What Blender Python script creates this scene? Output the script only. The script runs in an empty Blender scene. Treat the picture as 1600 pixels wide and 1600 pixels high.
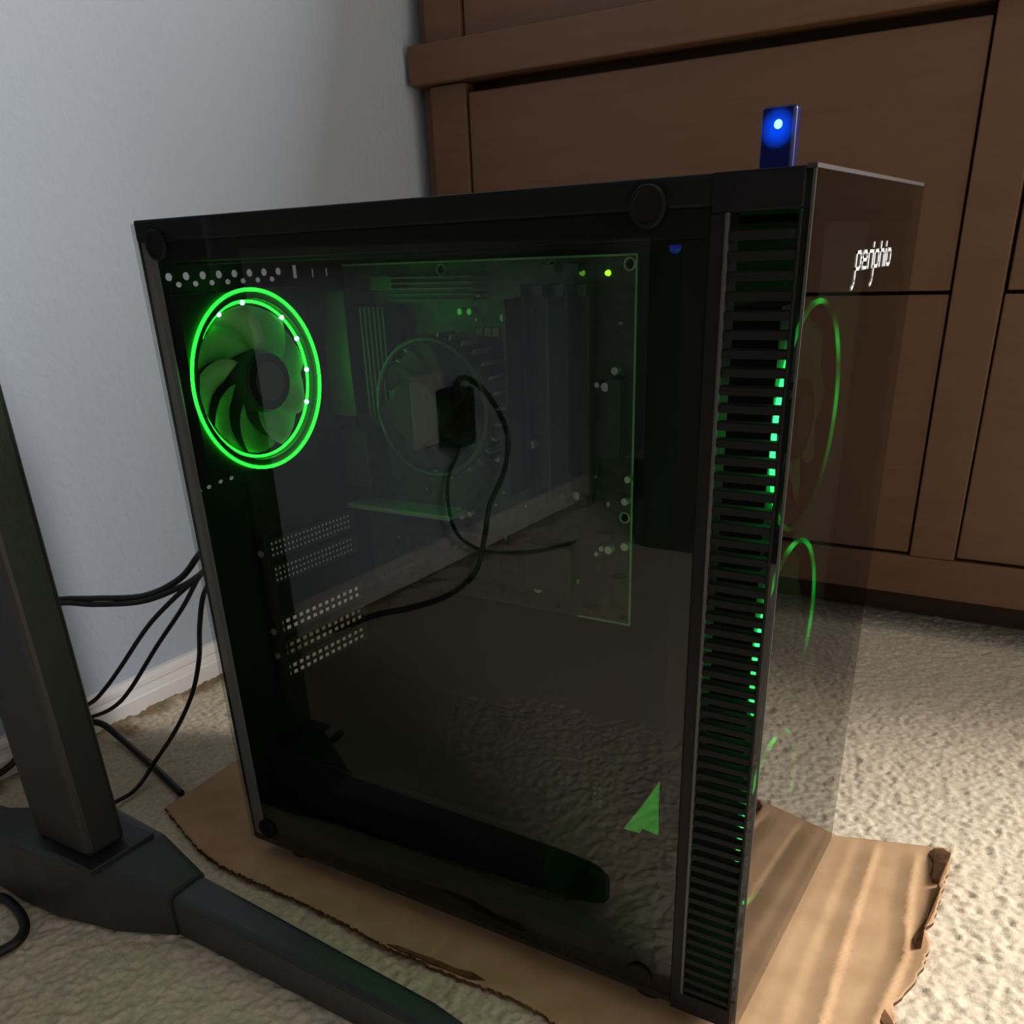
import bpy, bmesh, math, random
import numpy as np
from mathutils import Matrix, Vector

random.seed(7)
rng = np.random.default_rng(7)
scene = bpy.context.scene
COL = scene.collection

# ------------------------------------------------------------------ camera
cam_data = bpy.data.cameras.new('camera')
cam = bpy.data.objects.new('camera', cam_data)
COL.objects.link(cam)
RM = [[0.84835, 0.52808, -0.03781], [0.20232, -0.38937, -0.89859], [-0.48925, 0.75467, -0.43716]]
CP = (0.51633, -0.39588, 0.44230)
mw = Matrix.Identity(4)
for i in range(3):
    mw[i][0] = RM[0][i]
    mw[i][1] = -RM[1][i]
    mw[i][2] = -RM[2][i]
    mw[i][3] = CP[i]
cam.matrix_world = mw
cam_data.sensor_width = 36.0
cam_data.lens = 1404.25 * 36.0 / 1600.0
cam_data.shift_y = (1077.12 - 800.0) / 1600.0
cam_data.clip_start = 0.02
scene.camera = cam

# ------------------------------------------------------------------ world, light, exposure
world = bpy.data.worlds.new('world')
scene.world = world
world.use_nodes = True
world.node_tree.nodes['Background'].inputs[0].default_value = (0.62, 0.74, 0.95, 1)
world.node_tree.nodes['Background'].inputs[1].default_value = 0.3


def area_light(name, loc, target, sx, sy, power, color):
    d = bpy.data.lights.new(name, 'AREA')
    d.shape = 'RECTANGLE'
    d.size, d.size_y = sx, sy
    d.energy = power
    d.color = color
    o = bpy.data.objects.new(name, d)
    COL.objects.link(o)
    o.location = loc
    o.rotation_euler = (Vector(target) - Vector(loc)).to_track_quat('-Z', 'Y').to_euler()
    return o


# daylight entering through the window beyond the dresser, and a dim bluish fill added behind the camera
area_light('daylight_back_window', (2.05, 1.15, 1.35), (2.05, -1.0, 0.75), 1.1, 1.1, 175.0, (1.0, 0.975, 0.94))
area_light('front_fill_light', (1.3, -2.48, 1.45), (0.6, 0.6, 0.6), 1.2, 1.1, 2.6, (0.62, 0.80, 1.0))

vs = scene.view_settings
vs.view_transform = 'Standard'
vs.look = 'None'
vs.exposure = 0.0
vs.gamma = 1.0
vs.use_curve_mapping = False


# ------------------------------------------------------------------ materials
def mat(name):
    m = bpy.data.materials.new(name)
    m.use_nodes = True
    return m, m.node_tree, m.node_tree.nodes['Principled BSDF']


def plain(name, color, rough=0.5, metal=0.0, spec=0.5, noise=None, bump=None):
    m, nt, b = mat(name)
    b.inputs['Base Color'].default_value = (*color, 1)
    b.inputs['Roughness'].default_value = rough
    b.inputs['Metallic'].default_value = metal
    b.inputs['Specular IOR Level'].default_value = spec
    tc = nt.nodes.new('ShaderNodeTexCoord')
    if noise:
        sc, amt = noise
        n = nt.nodes.new('ShaderNodeTexNoise')
        n.inputs['Scale'].default_value = sc
        n.inputs['Detail'].default_value = 4
        nt.links.new(tc.outputs['Object'], n.inputs['Vector'])
        r = nt.nodes.new('ShaderNodeMapRange')
        r.inputs[1].default_value = 0.3
        r.inputs[2].default_value = 0.7
        r.inputs[3].default_value = 1 - amt
        r.inputs[4].default_value = 1 + amt
        nt.links.new(n.outputs[0], r.inputs[0])
        mx = nt.nodes.new('ShaderNodeVectorMath')
        mx.operation = 'SCALE'
        mx.inputs[0].default_value = color
        nt.links.new(r.outputs[0], mx.inputs['Scale'])
        nt.links.new(mx.outputs[0], b.inputs['Base Color'])
    if bump:
        sc, st, dist = bump
        n = nt.nodes.new('ShaderNodeTexNoise')
        n.inputs['Scale'].default_value = sc
        n.inputs['Detail'].default_value = 3
        nt.links.new(tc.outputs['Object'], n.inputs['Vector'])
        bp = nt.nodes.new('ShaderNodeBump')
        bp.inputs['Strength'].default_value = st
        bp.inputs['Distance'].default_value = dist
        nt.links.new(n.outputs[0], bp.inputs['Height'])
        nt.links.new(bp.outputs[0], b.inputs['Normal'])
    return m


def emit(name, color, strength):
    m, nt, b = mat(name)
    b.inputs['Base Color'].default_value = (0.02, 0.02, 0.02, 1)
    b.inputs['Emission Color'].default_value = (*color, 1)
    b.inputs['Emission Strength'].default_value = strength
    return m


def thin_glass(name, tint, ior, rough=0.015):
    m = bpy.data.materials.new(name)
    m.use_nodes = True
    nt = m.node_tree
    nt.nodes.clear()
    out = nt.nodes.new('ShaderNodeOutputMaterial')
    mix = nt.nodes.new('ShaderNodeMixShader')
    tr = nt.nodes.new('ShaderNodeBsdfTransparent')
    tr.inputs[0].default_value = (*tint, 1)
    gl = nt.nodes.new('ShaderNodeBsdfGlossy')
    gl.inputs['Roughness'].default_value = rough
    gl.inputs['Color'].default_value = (1, 1, 1, 1)
    fr = nt.nodes.new('ShaderNodeFresnel')
    fr.inputs['IOR'].default_value = ior
    geo = nt.nodes.new('ShaderNodeNewGeometry')
    inv = nt.nodes.new('ShaderNodeMath')
    inv.operation = 'SUBTRACT'
    inv.inputs[0].default_value = 1.0
    nt.links.new(geo.outputs['Backfacing'], inv.inputs[1])
    mul = nt.nodes.new('ShaderNodeMath')
    mul.operation = 'MULTIPLY'
    nt.links.new(fr.outputs[0], mul.inputs[0])
    nt.links.new(inv.outputs[0], mul.inputs[1])
    nt.links.new(mul.outputs[0], mix.inputs[0])
    nt.links.new(tr.outputs[0], mix.inputs[1])
    nt.links.new(gl.outputs[0], mix.inputs[2])
    nt.links.new(mix.outputs[0], out.inputs[0])
    return m


def translucent(name, color, fac=0.5, clear=0.0):
    m = bpy.data.materials.new(name)
    m.use_nodes = True
    nt = m.node_tree
    nt.nodes.clear()
    out = nt.nodes.new('ShaderNodeOutputMaterial')
    d = nt.nodes.new('ShaderNodeBsdfDiffuse')
    t = nt.nodes.new('ShaderNodeBsdfTranslucent')
    d.inputs[0].default_value = (*color, 1)
    t.inputs[0].default_value = (*color, 1)
    mx = nt.nodes.new('ShaderNodeMixShader')
    mx.inputs[0].default_value = fac
    nt.links.new(d.outputs[0], mx.inputs[1])
    nt.links.new(t.outputs[0], mx.inputs[2])
    last = mx
    if clear > 0:
        tr = nt.nodes.new('ShaderNodeBsdfTransparent')
        m2 = nt.nodes.new('ShaderNodeMixShader')
        m2.inputs[0].default_value = clear
        nt.links.new(mx.outputs[0], m2.inputs[1])
        nt.links.new(tr.outputs[0], m2.inputs[2])
        last = m2
    nt.links.new(last.outputs[0], out.inputs[0])
    return m


def wood(name, c1, c2, rough=0.45):
    m, nt, b = mat(name)
    tc = nt.nodes.new('ShaderNodeTexCoord')
    mp = nt.nodes.new('ShaderNodeMapping')
    mp.inputs['Scale'].default_value = (1.6, 9.0, 26.0)
    nt.links.new(tc.outputs['Object'], mp.inputs['Vector'])
    n = nt.nodes.new('ShaderNodeTexNoise')
    n.inputs['Scale'].default_value = 3.0
    n.inputs['Detail'].default_value = 6
    n.inputs['Roughness'].default_value = 0.62
    n.inputs['Distortion'].default_value = 0.5
    nt.links.new(mp.outputs[0], n.inputs['Vector'])
    r = nt.nodes.new('ShaderNodeValToRGB')
    r.color_ramp.elements[0].position = 0.32
    r.color_ramp.elements[0].color = (*c1, 1)
    r.color_ramp.elements[1].position = 0.7
    r.color_ramp.elements[1].color = (*c2, 1)
    nt.links.new(n.outputs[0], r.inputs[0])
    nt.links.new(r.outputs[0], b.inputs['Base Color'])
    b.inputs['Roughness'].default_value = rough
    b.inputs['Specular IOR Level'].default_value = 0.3
    bp = nt.nodes.new('ShaderNodeBump')
    bp.inputs['Strength'].default_value = 0.15
    bp.inputs['Distance'].default_value = 0.001
    nt.links.new(n.outputs[0], bp.inputs['Height'])
    nt.links.new(bp.outputs[0], b.inputs['Normal'])
    return m


M = {}
M['wall'] = plain('painted_orange_peel_wall', (0.395, 0.445, 0.52), 0.75, 0, 0.25, bump=(120, 0.4, 0.003))
M['paint'] = plain('room_paint', (0.28, 0.275, 0.27), 0.8, 0, 0.2)
M['trim'] = plain('gloss_white_trim', (0.80, 0.76, 0.75), 0.3, 0, 0.5)
M['carpet'] = plain('beige_carpet', (0.63, 0.53, 0.395), 0.95, 0, 0.05, noise=(260, 0.14), bump=(620, 0.3, 0.0012))
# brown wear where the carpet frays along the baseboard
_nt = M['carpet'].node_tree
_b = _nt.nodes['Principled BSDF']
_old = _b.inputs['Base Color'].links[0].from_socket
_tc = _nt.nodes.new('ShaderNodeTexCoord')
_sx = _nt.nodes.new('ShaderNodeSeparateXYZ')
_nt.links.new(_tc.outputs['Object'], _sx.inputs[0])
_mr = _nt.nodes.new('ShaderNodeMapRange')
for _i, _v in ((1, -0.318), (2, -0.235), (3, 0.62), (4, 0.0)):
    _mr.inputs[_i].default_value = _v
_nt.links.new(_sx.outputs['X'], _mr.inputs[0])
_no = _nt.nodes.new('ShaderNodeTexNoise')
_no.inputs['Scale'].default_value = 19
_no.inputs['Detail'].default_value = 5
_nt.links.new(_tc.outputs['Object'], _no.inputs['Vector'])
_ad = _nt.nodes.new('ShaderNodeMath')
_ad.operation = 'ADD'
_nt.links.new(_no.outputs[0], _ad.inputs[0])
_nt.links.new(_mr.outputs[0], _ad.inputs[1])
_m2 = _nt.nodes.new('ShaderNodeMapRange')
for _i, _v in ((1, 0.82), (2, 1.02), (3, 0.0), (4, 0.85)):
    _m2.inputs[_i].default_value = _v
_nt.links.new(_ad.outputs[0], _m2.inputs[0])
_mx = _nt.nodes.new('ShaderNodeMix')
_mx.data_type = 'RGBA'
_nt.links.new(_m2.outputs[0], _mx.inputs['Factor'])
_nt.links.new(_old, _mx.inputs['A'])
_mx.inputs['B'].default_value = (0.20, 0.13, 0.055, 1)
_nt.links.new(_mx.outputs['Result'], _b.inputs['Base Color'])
M['wood'] = wood('red_brown_wood', (0.132, 0.066, 0.035), (0.154, 0.079, 0.043))
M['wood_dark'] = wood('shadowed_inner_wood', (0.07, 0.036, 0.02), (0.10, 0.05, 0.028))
M['steel'] = plain('black_painted_steel', (0.008, 0.0085, 0.010), 0.55, 0, 0.2, noise=(900, 0.12))
M['plastic'] = plain('black_plastic', (0.007, 0.007, 0.0085), 0.5, 0, 0.15)
M['slat'] = plain('black_satin_slat', (0.008, 0.0085, 0.009), 0.6, 0, 0.15)
M['rubber'] = plain('black_rubber', (0.008, 0.008, 0.009), 0.6, 0, 0.3)
M['desk'] = plain('black_powder_coat', (0.013, 0.014, 0.016), 0.42, 0.0, 0.45, bump=(600, 0.15, 0.001))
M['side_glass'] = thin_glass('tinted_side_glass', (0.80, 0.82, 0.80), 1.44)
M['edge_grey'] = plain('dull_grey_edge', (0.036, 0.031, 0.03), 0.6, 0, 0.2)
M['flange'] = plain('grey_flange_paint', (0.27, 0.26, 0.295), 0.5)
M['ridge'] = plain('edge_highlight_grey', (0.05, 0.048, 0.047), 0.4)  # grey standing in for the highlight along the bezel edges
M['foot'] = plain('lightened_foot_coat', (0.026, 0.0285, 0.032), 0.38, 0.0, 0.5, bump=(600, 0.15, 0.001))  # lighter copy of the desk coat, standing for light on the foot's top
M['front_glass'] = thin_glass('smoked_front_glass', (0.36, 0.38, 0.35), 1.62)
M['pcb'] = plain('dark_circuit_board', (0.022, 0.032, 0.028), 0.45, 0, 0.5, noise=(160, 0.5))
M['pcb_edge'] = plain('bare_board_edge', (0.30, 0.38, 0.30), 0.6)
M['chip'] = plain('grey_black_chip', (0.03, 0.032, 0.033), 0.4)
M['slot'] = plain('socket_plastic', (0.016, 0.017, 0.017), 0.4)
M['tin'] = plain('tinned_metal', (0.55, 0.56, 0.55), 0.35, 0.7)
M['sink'] = plain('grey_heatsink', (0.30, 0.31, 0.31), 0.45, 0.5)
M['copper'] = plain('copper_coil', (0.35, 0.20, 0.12), 0.4, 0.5)
M['blade'] = translucent('frosted_blade', (0.50, 0.56, 0.50), 0.5, 0.0)
M['cool_blade'] = plain('grey_cooler_blade', (0.05, 0.053, 0.053), 0.5)
M['mount'] = plain('grey_mount_plate', (0.2, 0.205, 0.2), 0.6)
M['plate'] = plain('white_outlet_plate', (0.75, 0.75, 0.72), 0.4)
M['ring'] = emit('green_ring_light', (0.004, 1.0, 0.010), 17.0)
M['ring_back'] = emit('green_ring_light_inner', (0.006, 1.0, 0.014), 9.0)
M['ring_front'] = emit('green_ring_light_bright', (0.016, 1.0, 0.09), 1.0)
_nt = M['ring_front'].node_tree
_at = _nt.nodes.new('ShaderNodeAttribute')
_at.attribute_name = 'glow'
_nt.links.new(_at.outputs['Fac'], _nt.nodes['Principled BSDF'].inputs['Emission Strength'])
M['led'] = emit('cyan_white_led', (0.35, 1.0, 0.72), 4.5)
M['led_lime'] = emit('lime_led', (0.42, 1.0, 0.03), 2.0)
M['led_dim'] = emit('dim_lime_led', (0.16, 0.5, 0.02), 0.6)
M['led_blue'] = emit('blue_led', (0.12, 0.5, 1.0), 5.0)
M['blue_glow'] = emit('blue_spot_glow', (0.01, 0.012, 0.25), 0.5)
M['white_print'] = plain('white_print', (0.85, 0.87, 0.9), 0.5)
M['cable'] = plain('black_cable', (0.007, 0.007, 0.008), 0.5, 0, 0.4)
M['screw'] = plain('dark_thumbscrew', (0.007, 0.007, 0.008), 0.6, 0.0, 0.12)
M['gusset'] = plain('grey_steel_gusset', (0.5, 0.52, 0.5), 0.5, 0.2)
M['cabinet'] = plain('dark_cabinet_paint', (0.014, 0.014, 0.015), 0.6)
M['cover'] = plain('dark_slot_cover', (0.03, 0.03, 0.032), 0.45, 0.3)


def blue_shell():
    m, nt, b = mat('clear_blue_plastic')
    b.inputs['Base Color'].default_value = (0.002, 0.005, 0.06, 1)
    b.inputs['Roughness'].default_value = 0.25
    b.inputs['Emission Color'].default_value = (0.0, 0.07, 1.0, 1)
    # the lamp inside lights the shell from within: brightest beside it
    tc = nt.nodes.new('ShaderNodeTexCoord')
    vm = nt.nodes.new('ShaderNodeVectorMath')
    vm.operation = 'DISTANCE'
    vm.inputs[1].default_value = (0.3670, 0.0775, 0.4885)
    nt.links.new(tc.outputs['Object'], vm.inputs[0])
    r = nt.nodes.new('ShaderNodeMapRange')
    r.inputs[1].default_value = 0.0030
    r.inputs[2].default_value = 0.0085
    r.inputs[3].default_value = 0.85
    r.inputs[4].default_value = 0.012
    nt.links.new(vm.outputs['Value'], r.inputs[0])
    nt.links.new(r.outputs[0], b.inputs['Emission Strength'])
    return m


M['blue'] = blue_shell()


def cardboard_mat():
    m, nt, b = mat('corrugated_cardboard')
    tc = nt.nodes.new('ShaderNodeTexCoord')
    n = nt.nodes.new('ShaderNodeTexNoise')
    n.inputs['Scale'].default_value = 38
    n.inputs['Detail'].default_value = 6
    nt.links.new(tc.outputs['Object'], n.inputs['Vector'])
    r = nt.nodes.new('ShaderNodeValToRGB')
    r.color_ramp.elements[0].position = 0.3
    r.color_ramp.elements[0].color = (0.42, 0.255, 0.135, 1)
    r.color_ramp.elements[1].position = 0.72
    r.color_ramp.elements[1].color = (0.52, 0.33, 0.185, 1)
    nt.links.new(n.outputs[0], r.inputs[0])
    nt.links.new(r.outputs[0], b.inputs['Base Color'])
    b.inputs['Roughness'].default_value = 0.85
    b.inputs['Specular IOR Level'].default_value = 0.15
    w = nt.nodes.new('ShaderNodeTexWave')
    w.inputs['Scale'].default_value = 22
    w.inputs['Distortion'].default_value = 0.4
    w.bands_direction = 'X'
    nt.links.new(tc.outputs['Object'], w.inputs['Vector'])
    bp = nt.nodes.new('ShaderNodeBump')
    bp.inputs['Strength'].default_value = 0.025
    bp.inputs['Distance'].default_value = 0.002
    nt.links.new(w.outputs[0], bp.inputs['Height'])
    nt.links.new(bp.outputs[0], b.inputs['Normal'])
    return m


M['card'] = cardboard_mat()
M['card_torn'] = plain('torn_ply_and_shade', (0.13, 0.066, 0.03), 0.95, 0, 0.1, noise=(120, 0.35))  # torn ply, darkened for the shade in the corner recess too


# ------------------------------------------------------------------ builders
def link(name, me, m, parent=None):
    o = bpy.data.objects.new(name, me)
    COL.objects.link(o)
    if m is not None and len(me.materials) == 0:
        me.materials.append(m)
    if parent is not None:
        o.parent = parent
        o.matrix_parent_inverse = world_of(parent).inverted()
    return o


def world_of(o):
    mtx = o.matrix_basis.copy()
    if o.parent is not None:
        return world_of(o.parent) @ o.matrix_parent_inverse @ mtx
    return mtx


def thing(name, label, cat, loc, group=None):
    o = bpy.data.objects.new(name, None)
    o.empty_display_size = 0.02
    COL.objects.link(o)
    o.location = loc
    o['label'] = label
    o['category'] = cat
    if group:
        o['group'] = group
    return o


def tag(o, label, cat, group=None):
    o['label'] = label
    o['category'] = cat
    if group:
        o['group'] = group
    return o


def structure(o):
    o['kind'] = 'structure'
    return o


def finish(bm, name, smooth=False):
    bmesh.ops.recalc_face_normals(bm, faces=bm.faces)
    me = bpy.data.meshes.new(name)
    bm.to_mesh(me)
    bm.free()
    if smooth:
        for p in me.polygons:
            p.use_smooth = True
    return me


def add_box(bm, x0, x1, y0, y1, z0, z1):
    v = [bm.verts.new(c) for c in ((x0, y0, z0), (x1, y0, z0), (x1, y1, z0), (x0, y1, z0),
                                   (x0, y0, z1), (x1, y0, z1), (x1, y1, z1), (x0, y1, z1))]
    fs = [bm.faces.new([v[i] for i in f]) for f in ((0, 3, 2, 1), (4, 5, 6, 7), (0, 1, 5, 4), (1, 2, 6, 5), (2, 3, 7, 6), (3, 0, 4, 7))]
    return v, fs


def boxes(name, lst, m, parent=None, bevel=0.0, segs=2):
    bm = bmesh.new()
    for b in lst:
        add_box(bm, *b)
    if bevel > 0:
        bmesh.ops.bevel(bm, geom=list(bm.edges), offset=bevel, segments=segs, profile=0.5, affect='EDGES')
    return link(name, finish(bm, name), m, parent)


def prism(name, pts, axis, a, b, m, parent=None, bevel=0.0, smooth=False):
    """closed outline pts (2D) extruded along axis from a to b."""
    bm = bmesh.new()

    def P(p, t):
        if axis == 0:
            return (t, p[0], p[1])
        if axis == 1:
            return (p[0], t, p[1])
        return (p[0], p[1], t)
    va = [bm.verts.new(P(p, a)) for p in pts]
    vb = [bm.verts.new(P(p, b)) for p in pts]
    bm.faces.new(va)
    bm.faces.new(list(reversed(vb)))
    n = len(pts)
    for i in range(n):
        bm.faces.new((va[i], va[(i + 1) % n], vb[(i + 1) % n], vb[i]))
    if bevel > 0:
        bmesh.ops.bevel(bm, geom=list(bm.edges), offset=bevel, segments=2, profile=0.5, affect='EDGES')
    return link(name, finish(bm, name, smooth), m, parent)


def disc_outline(cy, cz, ry, rz, n=24, ph=0.0):
    return [(cy + ry * math.cos(2 * math.pi * i / n + ph), cz + rz * math.sin(2 * math.pi * i / n + ph)) for i in range(n)]


def holed(name, outer, holes, axis, a, b, m, parent=None):
    """flat plate with real holes, extruded along axis from a to b."""
    bm = bmesh.new()

    def P(p, t):
        if axis == 0:
            return (t, p[0], p[1])
        if axis == 1:
            return (p[0], t, p[1])
        return (p[0], p[1], t)
    edges, loops = [], []
    for ring in [outer] + holes:
        vs_ = [bm.verts.new(P(p, a)) for p in ring]
        loops.append(vs_)
        for i in range(len(vs_)):
            edges.append(bm.edges.new((vs_[i], vs_[(i + 1) % len(vs_)])))
    res = bmesh.ops.triangle_fill(bm, use_beauty=True, use_dissolve=False, edges=edges)
    faces = [g for g in res['geom'] if isinstance(g, bmesh.types.BMFace)]
    off = b - a
    mp = {}
    for ring in loops:
        for v in ring:
            c = list(v.co)
            c[axis] = b
            mp[v] = bm.verts.new(c)
    for f in faces:
        bm.faces.new([mp[v] for v in reversed(f.verts)])
    for ring in loops:
        n = len(ring)
        for i in range(n):
            p, q = ring[i], ring[(i + 1) % n]
            bm.faces.new((p, q, mp[q], mp[p]))
    return link(name, finish(bm, name), m, parent)


def catmull(pts, k=8):
    pts = [Vector(p) for p in pts]
    P = [pts[0] * 2 - pts[1]] + pts + [pts[-1] * 2 - pts[-2]]
    out = []
    for i in range(1, len(P) - 2):
        p0, p1, p2, p3 = P[i - 1:i + 3]
        for j in range(k):
            t = j / k
            out.append(0.5 * ((2 * p1) + (p2 - p0) * t + (2 * p0 - 5 * p1 + 4 * p2 - p3) * t * t + (3 * p1 - p0 - 3 * p2 + p3) * t ** 3))
    out.append(pts[-1])
    return out


def tube_mesh(name, pts, r, n=10, closed=False, k=8):
    path = catmull(pts, k) if not closed else [Vector(p) for p in pts]
    bm = bmesh.new()
    rings = []
    up = Vector((0, 0, 1))
    N = len(path)
    for i, p in enumerate(path):
        if closed:
            t = (path[(i + 1) % N] - path[i - 1]).normalized()
        else:
            t = (path[min(i + 1, N - 1)] - path[max(i - 1, 0)]).normalized()
        a = t.cross(up)
        if a.length < 1e-3:
            a = t.cross(Vector((1, 0, 0)))
        a.normalize()
        up = a.cross(t).normalized()
        rings.append([bm.verts.new(p + (a * math.cos(2 * math.pi * j / n) + up * math.sin(2 * math.pi * j / n)) * r) for j in range(n)])
    for i in range(N if closed else N - 1):
        A, B = rings[i], rings[(i + 1) % N]
        for j in range(n):
            bm.faces.new((A[j], A[(j + 1) % n], B[(j + 1) % n], B[j]))
    if not closed:
        bm.faces.new(rings[0])
        bm.faces.new(rings[-1])
    return finish(bm, name, True)


def tube(name, pts, r, m, parent=None, n=10):
    return link(name, tube_mesh(name, pts, r, n), m, parent)


def torus_x(name, x, cy, cz, R, r, m, parent=None, n=72, k=8, flat=1.0):
    bm = bmesh.new()
    rings = []
    for i in range(n):
        a = 2 * math.pi * i / n
        rings.append([bm.verts.new((x + r * flat * math.sin(2 * math.pi * j / k), cy + (R + r * math.cos(2 * math.pi * j / k)) * math.cos(a),
                                    cz + (R + r * math.cos(2 * math.pi * j / k)) * math.sin(a))) for j in range(k)])
    for i in range(n):
        A, B = rings[i], rings[(i + 1) % n]
        for j in range(k):
            bm.faces.new((A[j], A[(j + 1) % k], B[(j + 1) % k], B[j]))
    return link(name, finish(bm, name, True), m, parent)


def lathe(name, prof, axis, c, m, parent=None, n=32, smooth=True):
    """profile [(r, t)] revolved round a line through c along axis (t measured along the axis)."""
    bm = bmesh.new()
    rings = []
    for r, t in prof:
        ring = []
        for i in range(n):
            a = 2 * math.pi * i / n
            u, w = r * math.cos(a), r * math.sin(a)
            if axis == 0:
                p = (c[0] + t, c[1] + u, c[2] + w)
            elif axis == 1:
                p = (c[0] + u, c[1] + t, c[2] + w)
            else:
                p = (c[0] + u, c[1] + w, c[2] + t)
            ring.append(bm.verts.new(p))
        rings.append(ring)
    for A, B in zip(rings, rings[1:]):
        for i in range(n):
            bm.faces.new((A[i], A[(i + 1) % n], B[(i + 1) % n], B[i]))
    bm.faces.new(rings[0])
    bm.faces.new(rings[-1])
    me = finish(bm, name)
    if smooth:
        for p in me.polygons:
            p.use_smooth = len(p.vertices) == 4
        me.set_sharp_from_angle(angle=math.radians(40))
    return link(name, me, m, parent)


def copy_part(o, dx=0, dy=0, dz=0, parent=None):
    c = o.copy()
    COL.objects.link(c)
    c.location = (o.location[0] + dx, o.location[1] + dy, o.location[2] + dz)
    if parent is not None:
        c.parent = parent
        c.matrix_parent_inverse = world_of(parent).inverted()
    return c


# ------------------------------------------------------------------ room
WX = -0.325                      # face of the left wall
RX0, RX1, RY0, RY1, RH = WX, 2.95, -2.60, 1.24, 2.40


def holed_wall(name, outer, holes, axis, a, b, m):
    return structure(holed(name, outer, holes, axis, a, b, m))


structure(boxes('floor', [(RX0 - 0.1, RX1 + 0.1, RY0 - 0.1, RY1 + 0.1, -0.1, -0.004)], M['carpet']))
structure(boxes('wall_left', [(WX - 0.1, WX, RY0 - 0.1, RY1 + 0.1, -0.004, RH)], M['wall']))
WIN1 = (1.48, 2.62, 0.78, 1.92)   # x0 x1 z0 z1 in the back wall
FILL_WIN = (0.68, 1.92, 0.88, 2.02)   # unseen opening added in the front wall for the fill


def rect(a0, a1, b0, b1):
    return [(a0, b0), (a1, b0), (a1, b1), (a0, b1)]


holed_wall('wall_back', rect(RX0, RX1, -0.004, RH), [rect(*WIN1)], 1, RY1, RY1 + 0.1, M['paint'])
holed_wall('wall_front', rect(RX0, RX1, -0.004, RH), [rect(*FILL_WIN)], 1, RY0 - 0.1, RY0, M['paint'])
structure(boxes('wall_right', [(RX1, RX1 + 0.1, RY0 - 0.1, RY1 + 0.1, -0.004, RH)], M['paint']))
structure(boxes('ceiling', [(RX0 - 0.1, RX1 + 0.1, RY0 - 0.1, RY1 + 0.1, RH, RH + 0.1)], M['paint']))


def window(name, w, y):
    x0, x1, z0, z1 = w
    t = 0.045
    f = structure(holed(name, rect(x0, x1, z0, z1), [rect(x0 + t, (x0 + x1) / 2 - t / 2, z0 + t, z1 - t), rect((x0 + x1) / 2 + t / 2, x1 - t, z0 + t, z1 - t)],
                        1, y - 0.02, y + 0.02, M['trim']))
    boxes('pane', [(x0 + t, (x0 + x1) / 2 - t / 2, y - 0.003, y + 0.003, z0 + t, z1 - t)], M['pane'], f)
    boxes('pane', [((x0 + x1) / 2 + t / 2, x1 - t, y - 0.003, y + 0.003, z0 + t, z1 - t)], M['pane'], f)


M['pane'] = thin_glass('clear_pane', (0.95, 0.97, 0.97), 1.45)
window('window_1', WIN1, RY1 + 0.05)
window('fill_window', FILL_WIN, RY0 - 0.05)  # unseen window added around the fill light

# baseboard of the left wall: a low moulding with a groove
prof = [(WX, -0.003), (WX + 0.013, -0.003), (WX + 0.013, 0.0175), (WX + 0.0115, 0.0195), (WX + 0.0075, 0.0215), (WX + 0.0072, 0.0262),
        (WX + 0.0095, 0.0285), (WX + 0.009, 0.033), (WX + 0.005, 0.0372), (WX, 0.038)]
structure(prism('baseboard_left', prof, 1, RY0, RY1, M['trim']))


# carpet pile: a fine relief of tufts over the part of the floor in view
def fnoise(ny, nx, wl, seed):
    """smooth random field with features about wl cells wide, unit deviation."""
    r = np.random.default_rng(seed)
    a = r.standard_normal((ny, nx))
    fy = np.fft.fftfreq(ny)[:, None]
    fx = np.fft.rfftfreq(nx)[None, :]
    k = np.sqrt(fx * fx + fy * fy)
    F = np.fft.rfft2(a) * np.exp(-(k * wl * 1.6) ** 2)
    o = np.fft.irfft2(F, s=(ny, nx))
    return o / o.std()


def carpet_pile():
    s = 0.0020
    x0, x1, y0, y1 = WX + 0.012, 0.98, -0.36, 0.80
    nx, ny = int((x1 - x0) / s), int((y1 - y0) / s)
    h = 0.00068 * fnoise(ny, nx, 1.9, 1) + 0.0003 * fnoise(ny, nx, 5, 2) + 0.0003 * fnoise(ny, nx, 50, 3)
    xs = x0 + np.arange(nx) * s
    ys = y0 + np.arange(ny) * s
    X, Y = np.meshgrid(xs, ys)
    X = X + rng.uniform(-0.3, 0.3, X.shape) * s
    Y = Y + rng.uniform(-0.3, 0.3, X.shape) * s
    Z = np.clip(h, -0.003, 0.0028) - 0.0005
    # frayed swelling of the pile where it meets the baseboard
    edge = np.clip(1 - (X - WX - 0.012) / 0.03, 0, 1)
    Z = Z + edge * (0.002 + 0.002 * fnoise(ny, nx, 9, 4).clip(-1, 1))
    co = np.stack([X, Y, Z], -1).reshape(-1, 3).astype(np.float32)
    i = np.arange(ny - 1)[:, None] * nx + np.arange(nx - 1)[None, :]
    q = np.stack([i, i + 1, i + nx + 1, i + nx], -1).reshape(-1, 4)
    me = bpy.data.meshes.new('carpet_pile')
    me.vertices.add(len(co))
    me.vertices.foreach_set('co', co.ravel())
    me.loops.add(q.size)
    me.loops.foreach_set('vertex_index', q.ravel().astype(np.int32))
    me.polygons.add(len(q))
    me.polygons.foreach_set('loop_start', (np.arange(len(q)) * 4).astype(np.int32))
    me.polygons.foreach_set('loop_total', np.full(len(q), 4, np.int32))
    me.update()
    me.validate()
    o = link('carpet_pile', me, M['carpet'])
    o['kind'] = 'stuff'
    tag(o, 'beige short pile carpet covering the floor around the cardboard', 'carpet')


carpet_pile()

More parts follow.
